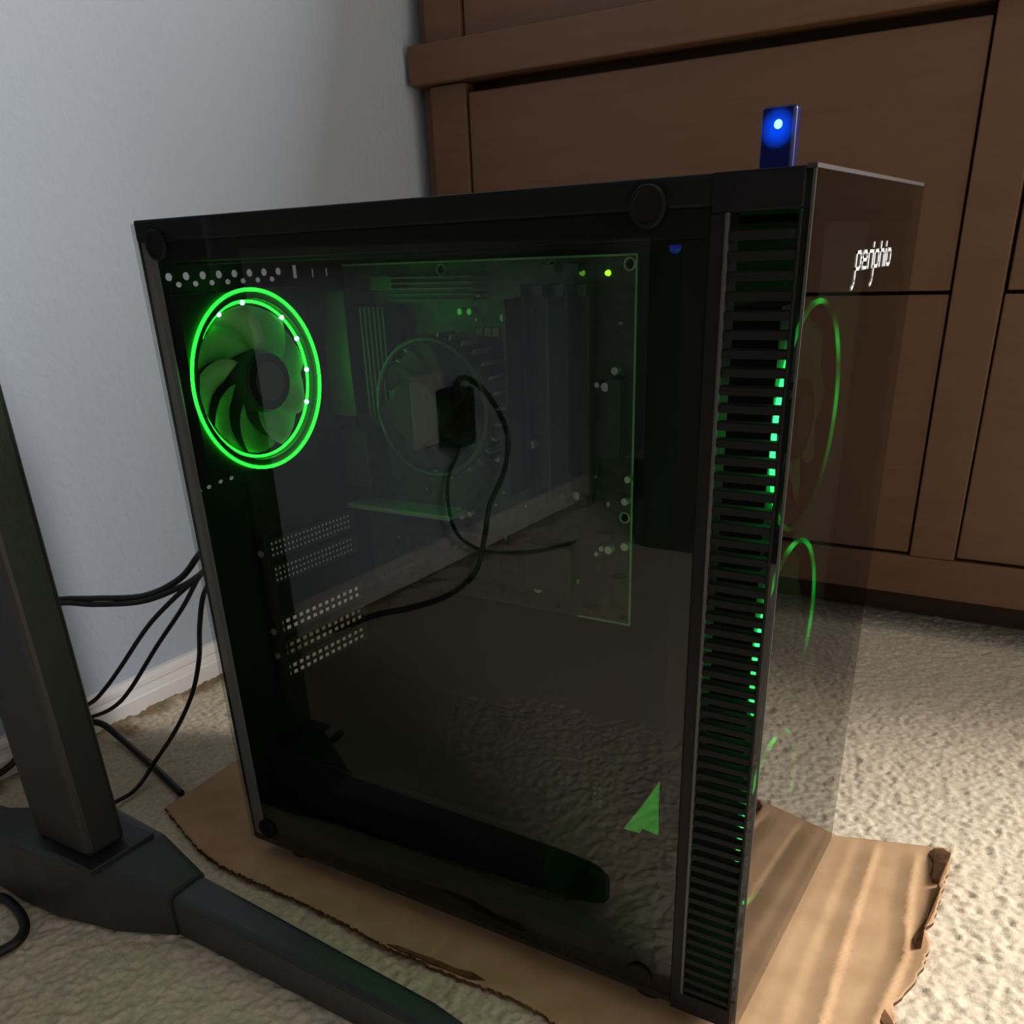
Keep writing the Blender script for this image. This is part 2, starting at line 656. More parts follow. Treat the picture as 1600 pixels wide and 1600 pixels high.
# ------------------------------------------------------------------ dresser
DY = 0.72
dr = thing('dresser', 'large reddish brown wooden dresser with inset panels behind the computer', 'dresser', (0.55, 0.97, 0.0))
DX0, DX1, DZT = -0.322, 1.062, 0.98
stile_x = [(-0.294, -0.2405), (0.3625, 0.4105), (1.0115, 1.0605)]
for a, b in stile_x:
    boxes('stile', [(a, b, DY, DY + 0.022, 0.1005, 0.6365)], M['wood'], dr, 0.0012)
for a, b in ((-0.297, -0.2432), (0.3625, 0.4105), (1.0115, 1.0605)):
    boxes('stile', [(a, b, DY + 0.001, DY + 0.023, 0.6805, 0.945)], M['wood'], dr, 0.0012)
rl = boxes('rail', [(-0.318, DX1 + 0.005, DY - 0.012, DY + 0.03, 0.6378, 0.6812)], M['wood'], dr, 0.002)
boxes('rail', [(-0.294, 1.0605, DY, DY + 0.022, 0.0525, 0.1)], M['wood'], dr, 0.0012)
boxes('rail', [(-0.297, 1.0605, DY + 0.001, DY + 0.023, 0.945, DZT)], M['wood'], dr, 0.0012)
gap = 0.0028
cols = [(-0.2405, 0.3625), (0.4105, 1.0115)]
for a, b in cols:
    boxes('drawer', [(a + gap + 0.0005, b - gap, DY + 0.003, DY + 0.024, 0.3866 + 0.0018, 0.6255)], M['wood'], dr, 0.0015)
    boxes('drawer', [(a + gap - 0.001, b - gap, DY + 0.003, DY + 0.024, 0.1005 + gap, 0.3866 - 0.0018)], M['wood'], dr, 0.0015)
    boxes('panel', [(a + 0.0005, b - 0.001, DY + 0.006, DY + 0.024, 0.6812, 0.9445)], M['wood'], dr, 0.001)
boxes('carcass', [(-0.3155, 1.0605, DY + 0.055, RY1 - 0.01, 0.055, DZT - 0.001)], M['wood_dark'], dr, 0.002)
boxes('corner_post', [(-0.318, -0.296, DY + 0.018, DY + 0.06, 0.0, DZT - 0.002)], M['wood'], dr, 0.002)
boxes('top_board', [(-0.321, DX1 + 0.01, DY - 0.02, RY1 - 0.005, DZT, DZT + 0.025)], M['wood'], dr, 0.003)
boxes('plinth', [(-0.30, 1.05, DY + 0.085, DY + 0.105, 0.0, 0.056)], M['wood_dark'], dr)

# ------------------------------------------------------------------ cardboard sheet
def interp(pts, t):
    ts = [p[0] for p in pts]
    return float(np.interp(t, ts, [p[1] for p in pts]))


CARD_FRONT = [(-0.123, 0.008), (-0.119, 0.006), (-0.0561, -0.018), (-0.0132, -0.0282), (0.0613, -0.029), (0.1156, -0.0305), (0.1731, -0.0359), (0.234, -0.0331),
              (0.2818, -0.0308), (0.3058, -0.0356), (0.40, -0.036), (0.49, -0.034)]
CARD_BACK = [(-0.13, 0.255), (0.2, 0.253), (0.408, 0.2515), (0.45, 0.264), (0.4865, 0.274)]
CARD_RIGHT = [(-0.036, 0.482), (0.05, 0.485), (0.0693, 0.4877), (0.085, 0.4835), (0.1084, 0.4918), (0.13, 0.4935), (0.1507, 0.4938), (0.165, 0.488), (0.1785, 0.491),
              (0.2, 0.492), (0.2283, 0.4908), (0.25, 0.4925), (0.2762, 0.4865)]
CARD_LEFT = [(-0.03, -0.121), (0.008, -0.1225), (0.09, -0.13), (0.255, -0.134)]


def card_height(x, y):
    z = 0.0045
    # three folds running away from the viewer on the uncovered end
    for (pts, hgt, wl, wr) in (([(0.0, 0.4500), (0.0465, 0.4488), (0.1225, 0.444), (0.2454, 0.4385), (0.27, 0.437)], 0.0036, 0.015, 0.0026),
                               ([(0.0, 0.4755), (0.0693, 0.478), (0.1308, 0.4815), (0.199, 0.472), (0.27, 0.466)], 0.0042, 0.013, 0.0030),
                               ([(0.0, 0.428), (0.1, 0.4235), (0.24, 0.4195), (0.27, 0.419)], 0.0009, 0.010, 0.007)):
        c = interp(pts, y)
        d = x - c
        f = max(0.0, 1 - abs(d) / (wl if d < 0 else wr))
        fade = min(1.0, max(0.0, (0.262 - y) / 0.03))
        z += hgt * f ** 1.3 * fade
    # the torn end curls up a little
    if x > 0.478:
        z += (x - 0.478) * 0.28 * (0.6 + 0.4 * math.sin(y * 60))
    # lifts a little along the front left
    if y < 0.0 and x < 0.2:
        z += min(0.0022, -y * 0.07)
    return z


def cardboard():
    root = thing('cardboard_sheet', 'worn flat sheet of brown cardboard lying on the carpet under the computer', 'cardboard', (0.18, 0.11, 0.002))
    nu, nv = 300, 80
    rr = random.Random(3)
    jagF = [rr.uniform(-1, 1) for _ in range(nu + 1)]
    jagR = [rr.uniform(-1, 1) for _ in range(nv + 1)]
    bm = bmesh.new()
    top = [[None] * (nv + 1) for _ in range(nu + 1)]
    bot = [[None] * (nv + 1) for _ in range(nu + 1)]
    for i in range(nu + 1):
        for j in range(nv + 1):
            u, v = i / nu, j / nv
            # bilinear blend of the four edges
            x_lin = -0.125 + u * 0.615
            yf = interp(CARD_FRONT, x_lin) + 0.0011 * jagF[i]
            yb = interp(CARD_BACK, x_lin)
            y = yf + (yb - yf) * v
            xl = interp(CARD_LEFT, y)
            xr = interp(CARD_RIGHT, y) + 0.0012 * jagR[j]
            x = xl + (xr - xl) * u
            z = card_height(x, y)
            top[i][j] = bm.verts.new((x, y, z))
            bot[i][j] = bm.verts.new((x, y, z - 0.0032))
    for i in range(nu):
        for j in range(nv):
            bm.faces.new((top[i][j], top[i + 1][j], top[i + 1][j + 1], top[i][j + 1]))
            bm.faces.new((bot[i][j], bot[i][j + 1], bot[i + 1][j + 1], bot[i + 1][j]))
    rim = []
    for i in range(nu):
        rim.append(bm.faces.new((top[i][0], bot[i][0], bot[i + 1][0], top[i + 1][0])))
        rim.append(bm.faces.new((top[i][nv], top[i + 1][nv], bot[i + 1][nv], bot[i][nv])))
    for j in range(nv):
        rim.append(bm.faces.new((top[0][j], top[0][j + 1], bot[0][j + 1], bot[0][j])))
        rim.append(bm.faces.new((top[nu][j], bot[nu][j], bot[nu][j + 1], top[nu][j + 1])))
    bm.normal_update()
    bmesh.ops.recalc_face_normals(bm, faces=bm.faces)
    me = bpy.data.meshes.new('sheet')
    for f in rim:
        f.material_index = 1
    bm.to_mesh(me)
    bm.free()
    me.materials.append(M['card'])
    me.materials.append(M['card_torn'])
    for p in me.polygons:
        p.use_smooth = p.material_index == 0
    link('sheet', me, None, root)

    def scrap(name, pts, lab, mt='card_torn', dz=0.0012):
        bm = bmesh.new()
        up = [bm.verts.new((x, y, card_height(x, y) + dz + h)) for x, y, h in pts]
        dn = [bm.verts.new((x, y, card_height(x, y) - 0.0005)) for x, y, h in pts]
        bm.faces.new(up)
        bm.faces.new(list(reversed(dn)))
        n = len(pts)
        for i in range(n):
            bm.faces.new((up[i], up[(i + 1) % n], dn[(i + 1) % n], dn[i]))
        o = link(name, finish(bm, name), M[mt], root)
        o['label'] = lab
        return o
    scrap('torn_edge', [(0.483, 0.271, 0), (0.477, 0.267, 0.001), (0.475, 0.259, 0.0), (0.480, 0.247, 0.003), (0.480, 0.232, 0.0), (0.483, 0.222, 0.002), (0.488, 0.221, 0.004),
                        (0.489, 0.24, 0.005), (0.490, 0.258, 0.004)], 'torn corner with frayed plies, its recess shadow painted dark')
    scrap('torn_edge', [(0.4875, 0.217, 0.003), (0.4868, 0.2, 0.002), (0.4872, 0.18, 0.0), (0.4842, 0.165, 0.0), (0.4825, 0.150, 0.0), (0.4855, 0.141, 0.002), (0.489, 0.142, 0.004),
                        (0.4875, 0.165, 0.003), (0.490, 0.19, 0.004), (0.490, 0.21, 0.004)], 'dark torn ply along the ragged end')
    scrap('torn_edge', [(0.168, -0.0345, 0), (0.176, -0.0325, 0.0006), (0.19, -0.0312, 0.0), (0.205, -0.0290, 0.0008), (0.222, -0.0282, 0.0), (0.236, -0.0262, 0.0006), (0.246, -0.0275, 0.0),
                        (0.236, -0.0318, 0.0008), (0.215, -0.0322, 0.0), (0.195, -0.0345, 0.0006), (0.178, -0.0352, 0)], 'dark peeled strip along the front edge')
    scrap('torn_edge', [(0.4795, 0.0745, 0.0), (0.4835, 0.0705, 0.001), (0.4865, 0.0665, 0.0), (0.4845, 0.060, 0.0), (0.479, 0.064, 0.0)], 'small dark hole at the torn end', 'card_torn', 0.0006)


cardboard()

# ------------------------------------------------------------------ desktop computer
ZB, PH, PL, PW = 0.018, 0.45, 0.40765, 0.2225
ZT = ZB + PH
pc = thing('desktop_computer', 'black computer tower with glass side and green ring lights standing on cardboard', 'computer', (0.2, 0.11, 0.006))

# rear panel with real vent holes
holes = []
for k in range(8):                                             # two staggered rows over the rear fan
    holes.append(disc_outline(0.0205 + 0.01365 * k, 0.4363, 0.0032, 0.0026, 8))
    if k < 7:
        holes.append(disc_outline(0.0273 + 0.01365 * k, 0.4316, 0.0028, 0.0018, 8))
for yy in (0.0085, 0.1325):
    holes.append(rect(yy - 0.0022, yy + 0.0022, 0.4312, 0.4398))
for yy in (0.151, 0.166):
    holes.append(rect(yy - 0.0012, yy + 0.0012, 0.4312, 0.4368))
for yy, zz in ((0.013, 0.3015), (0.0215, 0.3028), (0.0325, 0.3042), (0.0425, 0.3046)):
    holes.append(disc_outline(yy, zz, 0.0026, 0.0016, 6))
FC = (0.0627, 0.369)                                            # rear fan axis (y, z)
SLOTS = [(0.2445, 3), (0.2242, 3), (0.1818, 2), (0.1614, 2), (0.1432, 2)]
for zc, rows in SLOTS:
    holes.append(rect(0.060, 0.163, zc - 0.0072, zc + 0.0072))
holed('rear_panel', rect(0.003, PW - 0.001, ZB + 0.002, ZT - 0.002), holes, 0, 0.0, 0.0012, M['steel'], pc)
sc_parent = None
for zc, rows in SLOTS:
    hl = []
    if rows == 3:
        for r_ in range(3):
            for c_ in range(22):
                y0_, z0_ = 0.0645 + c_ * 0.00435, zc - 0.0044 + r_ * 0.0044
                hl.append(rect(y0_ - 0.00115, y0_ + 0.00115, z0_ - 0.00105, z0_ + 0.00105))
    else:
        for r_ in range(2):
            for c_ in range(13):
                y0_, z0_ = 0.0658 + c_ * 0.0075, zc - 0.0030 + r_ * 0.0060
                hl.append(rect(y0_ - 0.0024, y0_ + 0.0024, z0_ - 0.0017, z0_ + 0.0017))
    holed('slot_cover', rect(0.0595, 0.1635, zc - 0.0078, zc + 0.0078), hl, 0, 0.0014, 0.0024, M['cover'], pc)
boxes('slot_bracket', [(0.0014, 0.013, 0.052, 0.0575, 0.128, 0.262)], M['steel'], pc, 0.0006)
for zc in (0.2445, 0.1818, 0.1614):
    lathe('slot_screw', [(0.0001, 0.0), (0.0024, 0.0), (0.0024, -0.0015), (0.0001, -0.002)], 1, (0.008, 0.0519, zc + 0.002), M['tin'], pc, 10)

# shell
boxes('top_panel', [(0.0, 0.402, 0.002, PW, ZT - 0.012, ZT)], M['steel'], pc, 0.0012)
boxes('bottom_panel', [(0.0, 0.404, 0.003, PW, ZB, ZB + 0.004)], M['steel'], pc, 0.0008)
boxes('right_side_panel', [(0.0, 0.372, PW - 0.002, PW, ZB + 0.002, ZT - 0.012)], M['steel'], pc)
# glass frame behind the side glass
boxes('side_frame', [(0.0128, 0.366, 0.0046, 0.020, 0.4445, ZT - 0.012), (0.0128, 0.366, 0.0046, 0.022, ZB + 0.004, 0.046),
                     (0.353, 0.366, 0.0046, 0.030, 0.046, 0.4445)], M['steel'], pc, 0.0006)
boxes('rear_flange', [(0.0004, 0.0125, 0.0043, 0.0052, 0.0225, ZT - 0.004)], M['flange'], pc, 0.0006)['label'] = 'grey strip along the rear edge'
boxes('frame_lip', [(0.012, 0.35, 0.0185, 0.0205, 0.4425, 0.4445)], M['steel'], pc, 0.0004)
g = boxes('side_glass', [(0.0, 0.366, 0.0, 0.004, ZB + 0.003, ZT - 0.002)], M['side_glass'], pc)
g['label'] = 'tinted glass side panel'
for sx, sz in ((0.3385, 0.4575), (0.021, 0.4540), (0.345, 0.0345), (0.022, 0.036)):
    t_ = lathe('thumbscrew', [(0.0084, -0.0003), (0.0084, -0.0016), (0.0078, -0.0024), (0.0066, -0.0024), (0.0062, -0.0018), (0.0001, -0.0018)], 1, (sx, 0.0, sz), M['screw'], pc, 28)
for fx in (0.035, 0.345):
    for fy in (0.028, 0.19):
        lathe('foot', [(0.0001, 0.0), (0.014, 0.0), (0.0165, -0.0025), (0.015, -0.0135), (0.0001, -0.0135)], 2, (fx, fy, ZB), M['rubber'], pc, 20)

# tray, shroud
boxes('board_tray', [(0.0025, 0.352, 0.178, 0.180, 0.05, 0.452)], M['steel'], pc)
boxes('power_supply_shroud', [(0.003, 0.262, 0.030, 0.177, ZB + 0.005, 0.092)], M['steel'], pc, 0.002)

# ---- front bezel with the slatted side vent
VX0, VX1 = 0.3742, 0.4020
boxes('front_bezel', [(0.366, 0.4035, 0.0, 0.018, 0.4535, ZT), (0.366, 0.4035, 0.0, 0.018, ZB, 0.0325),
                      (0.366, VX0 - 0.0016, 0.0, 0.016, 0.0325, 0.4535), (VX1, 0.4035, 0.0, 0.007, 0.0325, 0.4535),
                      (0.372, 0.4035, PW - 0.012, PW, ZB, ZT), (0.385, 0.4035, 0.018, PW - 0.012, ZT - 0.010, ZT), (0.385, 0.4035, 0.018, PW - 0.012, ZB, ZB + 0.010)],
      M['plastic'], pc, 0.0007)
vent = boxes('side_vent', [(VX0 - 0.0016, VX0, -0.0008, 0.0016, 0.0325, 0.4535)], M['ridge'], pc, 0.0003)
boxes('vent_cheek', [(VX0 - 0.0016, VX0 - 0.0002, 0.0017, 0.013, 0.0325, 0.4535)], M['plastic'], pc)
PITCH = 0.00757
bm = bmesh.new()
add_box(bm, VX0, VX1 + 0.0004, 0.0003, 0.0060, -0.0019, 0.0019)
bmesh.ops.bevel(bm, geom=list(bm.edges), offset=0.0004, segments=1, affect='EDGES')
slat_me = finish(bm, 'slat')
slat_me.materials.append(M['slat'])
# pitch anchored on the lit gaps of the top fan
z_ref = 0.3957 - PITCH * 0.5
k0 = math.ceil((0.0345 - z_ref) / PITCH)
k1 = math.floor((0.4515 - z_ref) / PITCH)
for k in range(k0, k1 + 1):
    s_ = bpy.data.objects.new('slat', slat_me)
    COL.objects.link(s_)
    s_.parent = vent
    s_.location = (0, 0, z_ref + k * PITCH)

# front glass and lettering
fg = boxes('front_glass', [(0.4036, PL, 0.0004, PW, ZB + 0.0005, ZT - 0.001)], M['front_glass'], pc)
fg['label'] = 'glossy smoked glass front panel'
boxes('front_edge_strip', [(0.4036, PL, 0.0004, PW - 0.0004, ZT - 0.001, ZT + 0.0006)], M['edge_grey'], pc)['label'] = 'thin grey edge along the top of the front panel'

boxes('front_edge_highlight', [(0.40645, 0.40765, -0.0003, 0.0004, ZB + 0.0005, ZT - 0.0012)], M['ridge'], pc)  # pale line added for the highlight down the front panel's edge


def lettering():
    """periphio drawn in single-width strokes: (y, z) in letter units, z = 1 at the x-height."""
    P_ = [[(0, 1), (0, -0.72), (-0.1, -1.0), (-0.34, -1.16)], [(0, 0), (0.72, 0), (0.9, 0.18), (0.9, 0.82), (0.72, 1), (0, 1)]]
    E_ = [[(0.86, 0), (0.18, 0), (0, 0.18), (0, 0.82), (0.18, 1), (0.7, 1), (0.88, 0.82), (0.88, 0.5), (0, 0.5)]]
    R_ = [[(0, 0), (0, 1), (0.62, 1)]]
    I_ = [[(0, 0), (0, 1)], [(0, 1.3), (0, 1.48)]]
    H_ = [[(0, 0), (0, 1.5)], [(0, 1), (0.7, 1), (0.88, 0.82), (0.88, 0)]]
    O_ = [[(0.18, 0), (0.72, 0), (0.9, 0.18), (0.9, 0.82), (0.72, 1), (0.18, 1), (0, 0.82), (0, 0.18), (0.18, 0)]]
    adv = ((P_, 1.3), (E_, 1.28), (R_, 0.92), (I_, 0.42), (P_, 1.3), (H_, 1.28), (I_, 0.42), (O_, 0.9))
    total = sum(a for _, a in adv)
    uy, uz, th = 0.0745 / total, 0.0070, 0.00066
    y = 0.0795
    bm = bmesh.new()
    for strokes, a in adv:
        for st in strokes:
            for (p, q) in zip(st, st[1:]):
                A = Vector((y + p[0] * uy, 0.4292 + p[1] * uz))
                B = Vector((y + q[0] * uy, 0.4292 + q[1] * uz))
                d = (B - A).normalized() * th
                n = Vector((-d.y, d.x))
                c = [A - d + n, B + d + n, B + d - n, A - d - n]
                lo_ = [bm.verts.new((PL + 0.0001, v.x, v.y)) for v in c]
                hi_ = [bm.verts.new((PL + 0.0004, v.x, v.y)) for v in c]
                bm.faces.new(hi_)
                bm.faces.new(list(reversed(lo_)))
                for k in range(4):
                    bm.faces.new((lo_[k], lo_[(k + 1) % 4], hi_[(k + 1) % 4], hi_[k]))
        y += a * uy
    return finish(bm, 'logo_lettering')


lo = link('logo_lettering', lettering(), M['white_print'], pc)
lo['label'] = 'white lettering on the front panel'


# ---- fans (axis along x)
def blade_mesh(name, r0, r1, depth, sweep, n=10):
    """one curved fan blade round the x axis through the origin."""
    bm = bmesh.new()
    rows = []
    for i in range(n + 1):
        t = i / n
        r = r0 + (r1 - r0) * t
        lead = sweep * t ** 1.3
        wid = 0.74 + 0.1 * t
        row = []
        for j in range(5):
            s = j / 4
            a = lead + wid * s
            x = depth * (0.5 - s) * (1 - 0.25 * t) + 0.0012 * math.sin(math.pi * s)
            row.append(bm.verts.new((x, r * math.cos(a), r * math.sin(a))))
        rows.append(row)
    fs = []
    for A, B in zip(rows, rows[1:]):
        for j in range(4):
            fs.append(bm.faces.new((A[j], A[j + 1], B[j + 1], B[j])))
    bmesh.ops.solidify(bm, geom=fs, thickness=0.0011)
    return finish(bm, name, True)


def fan(name, xc, cy, cz, half, x0, x1, rin, parent, frame_mat, blade_me, hub_r, hub_x0, hub_x1, nb=9):
    f = holed(name, rect(cy - half, cy + half, cz - half, cz + half), [disc_outline(cy, cz, rin, rin, 48)], 0, x0, x1, frame_mat, parent)
    lathe('hub', [(0.0001, hub_x0), (hub_r, hub_x0), (hub_r, hub_x1 - 0.002), (hub_r - 0.002, hub_x1), (0.0001, hub_x1)], 0, (0, cy, cz), M['plastic'], f, 32)
    lathe('hub_sticker', [(0.0001, hub_x1), (hub_r * 0.62, hub_x1), (hub_r * 0.62, hub_x1 + 0.0003), (0.0001, hub_x1 + 0.0003)], 0, (0, cy, cz), M['cool_blade'], f, 24)
    for i in range(nb):
        b = bpy.data.objects.new('blade', blade_me)
        COL.objects.link(b)
        b.parent = f
        b.location = (xc, cy, cz)
        b.rotation_euler = (2 * math.pi * i / nb + 0.3, 0, 0)
    return f


bl_me = blade_mesh('blade', 0.0195, 0.0485, 0.014, 0.55)
bl_me.materials.append(M['blade'])
rf = fan('rear_fan', 0.0145, FC[0], FC[1], 0.0570, 0.0025, 0.0225, 0.0525, pc, M['plastic'], bl_me, 0.0205, 0.006, 0.0325)
rf['label'] = 'rear exhaust fan with two green light rings'
torus_x('light_ring', 0.0236, FC[0], FC[1], 0.0578, 0.00105, M['ring'], rf, 96)
torus_x('light_ring', 0.0185, FC[0], FC[1], 0.0506, 0.0009, M['ring'], rf, 96)
for ang in (92, 50, 28, 2, -24, 118):
    a = math.radians(ang)
    lathe('led', [(0.0001, -0.0016), (0.0016, -0.0008), (0.0016, 0.0008), (0.0001, 0.0016)], 0, (0.0192, FC[0] + 0.0500 * math.cos(a), FC[1] + 0.0500 * math.sin(a)), M['led'], rf, 10)

fbl_me = blade_mesh('blade_front', 0.0215, 0.0530, 0.016, 0.55)
fbl_me.materials.append(M['blade'])
FZ = (0.3552, 0.2272, 0.0992)
LEDS = (((176, 26, 7.0), (92, 6, 3.2), (38, 8, 2.6), (2, 10, 2.2), (345, 14, 0.8)),
        ((160, 17, 7.0), (195, 8, 5.0), (96, 5, 4.0), (60, 12, 2.8), (20, 12, 2.2), (350, 9, 2.4)),
        ((184, 33, 8.0), (95, 4, 5.0), (62, 7, 1.8), (20, 8, 0.5), (352, 6, 1.0)))
for i, fz in enumerate(FZ):
    ff = fan('front_fan', 0.3735, 0.111, fz, 0.0600, 0.3600, 0.3835, 0.0560, pc, M['plastic'], fbl_me, 0.0215, 0.3640, 0.3830)
    fr_ = torus_x('light_ring', 0.3848, 0.111, fz, 0.0588, 0.0013, M['ring_front'], ff, 96)
    at_ = fr_.data.attributes.new('glow', 'FLOAT', 'POINT')
    for v in fr_.data.vertices:                     # the diodes sit unevenly round the ring
        an = math.degrees(math.atan2(v.co.z - fz, v.co.y - 0.111)) % 360
        hot = max(math.exp(-((an - c + 180) % 360 - 180) ** 2 / (2 * w * w)) * q for c, w, q in LEDS[i])
        at_.data[v.index].value = 0.05 + hot
    torus_x('light_ring', 0.3590, 0.111, fz, 0.0565, 0.0012, M['ring_back'], ff, 72)

mp_ = [(0.206, 0.030), (0.206, 0.450), (0.111, 0.450)]
for fz in FZ:
    mp_ += [(0.111 + 0.0572 * math.cos(math.radians(a)), fz + 0.0572 * math.sin(math.radians(a))) for a in range(90, -91, -10)]
mp_.append((0.111, 0.030))
prism('fan_mount', mp_, 0, 0.3837, 0.3843, M['mount'], pc)

# ---- motherboard and what is fixed to it
BX0, BX1, BY, BZ0, BZ1 = 0.0135, 0.2555, 0.170, 0.1908, 0.4385
mh = [disc_outline(x, z, 0.0024, 0.0024, 10) for x, z in ((0.2505, 0.4330), (0.2500, 0.2715), (0.2505, 0.1965), (0.195, 0.4330), (0.105, 0.4330), (0.022, 0.272), (0.195, 0.1965), (0.022, 0.1965))]
mb = holed('motherboard', rect(BX0, BX1, BZ0, BZ1), mh, 1, BY, BY + 0.0016, M['pcb'], pc)
boxes('board_edge', [(BX0, BX1, BY - 0.0004, BY + 0.0004, BZ1 - 0.0009, BZ1 + 0.0003), (BX1 - 0.0009, BX1 + 0.0003, BY - 0.0004, BY + 0.0004, BZ0, BZ1),
                     (0.212, BX1, BY - 0.0004, BY + 0.0004, BZ0 - 0.0003, BZ0 + 0.0012)], M['pcb_edge'], mb)['label'] = 'pale green board edge'
for x, z in ((0.2505, 0.4330), (0.2500, 0.2715), (0.195, 0.4330), (0.105, 0.4330)):
    o_ = link('mounting_ring', tube_mesh('mounting_ring', [(x + 0.0036 * math.cos(2 * math.pi * i / 20), BY - 0.0003, z + 0.0036 * math.sin(2 * math.pi * i / 20)) for i in range(20)], 0.0006, 6, True), M['tin'], mb)


def bpart(name, x, z, w, h, d, m, bev=0.0004, y=BY):
    return boxes(name, [(x - w / 2, x + w / 2, y - d, y + 0.0002, z - h / 2, z + h / 2)], M[m], mb, bev)


def cap(x, z, r, h, m='tin', name='capacitor'):
    return lathe(name, [(0.0001, -h), (r * 0.9, -h), (r, -h + 0.0006), (r, 0.0)], 1, (x, BY, z), M[m], mb, 12)


# input/output block and voltage heatsinks by the rear panel
bpart('port_block', 0.026, 0.378, 0.024, 0.088, 0.030, 'slot', 0.0008)
bpart('port_block', 0.026, 0.300, 0.024, 0.044, 0.022, 'slot', 0.0008)
for k in range(6):
    bpart('heatsink_fin', 0.047 + k * 0.0042, 0.372, 0.0014, 0.078, 0.024, 'cool_blade', 0.0002)
for k in range(5):
    bpart('heatsink_fin', 0.106, 0.4145 + k * 0.0036, 0.072, 0.0012, 0.016, 'chip', 0.0002)
# memory slots (tall dark strips) with end clips
for k in range(4):
    x = 0.1745 + k * 0.0162
    s_ = bpart('memory_slot', x, 0.351, 0.0068, 0.132, 0.009, 'slot', 0.0005)
    for zz in (0.419, 0.283):
        bpart('slot_clip', x, zz, 0.0065, 0.007, 0.0125, 'chip', 0.0005)
for x in (0.1745, 0.2069):
    bpart('memory_module', x, 0.351, 0.0022, 0.128, 0.030, 'slot', 0.0003)
# expansion slots
for zc, ln in ((0.2445, 0.089), (0.2242, 0.030), (0.2030, 0.089)):
    bpart('expansion_slot', 0.060 + ln / 2, zc, ln, 0.0072, 0.0105, 'slot', 0.0004)
bpart('chipset_heatsink', 0.190, 0.228, 0.040, 0.036, 0.009, 'chip', 0.0012)
hs = boxes('drive_heatsink', [(0.014, 0.116, BY - 0.026, BY - 0.001, 0.2600, 0.2640)], M['sink'], mb, 0.0008)
# power and header sockets
bpart('power_socket', 0.2465, 0.340, 0.009, 0.052, 0.013, 'slot', 0.0005)
bpart('power_socket', 0.060, 0.4255, 0.020, 0.010, 0.013, 'slot', 0.0005)
for x, z in ((0.2130, 0.4318), (0.1960, 0.4318), (0.238, 0.258), (0.2475, 0.2265), (0.2235, 0.1995), (0.165, 0.1995)):
    bpart('pin_header', x, z, 0.010, 0.005, 0.008, 'chip', 0.0003)
# capacitors, coils and pads that catch the light
for x, z, r in ((0.0537, 0.4050, 0.0030), (0.0517, 0.3894, 0.0026), (0.2430, 0.3697, 0.0026), (0.2361, 0.3594, 0.0030), (0.2300, 0.3605, 0.0018), (0.1358, 0.3056, 0.0028), (0.1480, 0.3056, 0.0024),
                (0.1778, 0.3179, 0.0030), (0.1929, 0.2840, 0.0028), (0.2000, 0.2862, 0.0030), (0.2139, 0.2845, 0.0030), (0.2080, 0.2835, 0.0020), (0.1800, 0.2094, 0.0036), (0.2521, 0.2517, 0.0030),
                (0.2396, 0.2477, 0.0030), (0.2340, 0.2480, 0.0020), (0.2300, 0.2436, 0.0018), (0.2536, 0.2994, 0.0024), (0.2517, 0.2840, 0.0026), (0.112, 0.2594, 0.0034), (0.1080, 0.2620, 0.0024), (0.1200, 0.2610, 0.0022),
                (0.0700, 0.2960, 0.0024), (0.0880, 0.2960, 0.0022), (0.0800, 0.3010, 0.0022), (0.158, 0.4020, 0.0026), (0.122, 0.4060, 0.0022), (0.130, 0.4060, 0.0022)):
    cap(x, z, r * 1.05, 0.0050)
for k in range(3):
    bpart('coil', 0.137 + k * 0.0068, 0.3925, 0.0052, 0.0056, 0.0036, 'copper', 0.0005)
for k in range(4):
    bpart('coil', 0.166 + (k % 2) * 0.004, 0.392 + (k // 2) * 0.012, 0.0052, 0.0056, 0.004, 'sink', 0.0005)
for k in range(70):
    x, z = random.uniform(BX0 + 0.03, BX1 - 0.006), random.uniform(BZ0 + 0.006, BZ1 - 0.008)
    w, h = random.choice([(0.002, 0.001), (0.001, 0.002), (0.003, 0.0015), (0.006, 0.006), (0.0016, 0.0032)])
    bpart('chip' if w == 0.006 else 'resistor', x, z, w, h, 0.0009, random.choice(['tin', 'chip', 'sink', 'chip']), 0.0)
lathe('status_led', [(0.0001, -0.003), (0.0015, -0.0022), (0.0019, 0.0)], 1, (0.2356, BY, 0.4281), M['led_lime'], mb, 12)['label'] = 'glowing lime status light'
lathe('status_led', [(0.0001, -0.003), (0.0014, -0.0022), (0.0018, 0.0)], 1, (0.2173, BY, 0.4285), M['led_dim'], mb, 12)

# processor cooler: round finned block with a fan on it, axis along y
cc = (0.122, 0.0, 0.346)
ck = lathe('processor_cooler', [(0.0001, BY - 0.002), (0.020, BY - 0.002), (0.045, BY - 0.016), (0.045, 0.136), (0.0001, 0.136)], 1, cc, M['chip'], pc, 40)
for k in range(28):
    a = 2 * math.pi * k / 28
    bm = bmesh.new()
    ca, sa = math.cos(a), math.sin(a)
    for s in (-1, 1):
        pass
    vv = []
    for yy in (0.137, 0.158):
        for rr_, ss in ((0.044, -1), (0.0485, -1), (0.0485, 1), (0.044, 1)):
            vv.append(bm.verts.new((cc[0] + rr_ * ca - ss * 0.0008 * sa, yy, cc[2] + rr_ * sa + ss * 0.0008 * ca)))
    for f_ in ((0, 1, 2, 3), (7, 6, 5, 4), (0, 4, 5, 1), (1, 5, 6, 2), (2, 6, 7, 3), (3, 7, 4, 0)):
        bm.faces.new([vv[i] for i in f_])
    link('fin', finish(bm, 'fin'), M['sink'], ck)
link('cooler_shroud', tube_mesh('cooler_shroud', [(cc[0] + 0.046 * math.cos(2 * math.pi * i / 48), 0.124, cc[2] + 0.046 * math.sin(2 * math.pi * i / 48)) for i in range(48)], 0.0022, 8, True), M['chip'], ck)
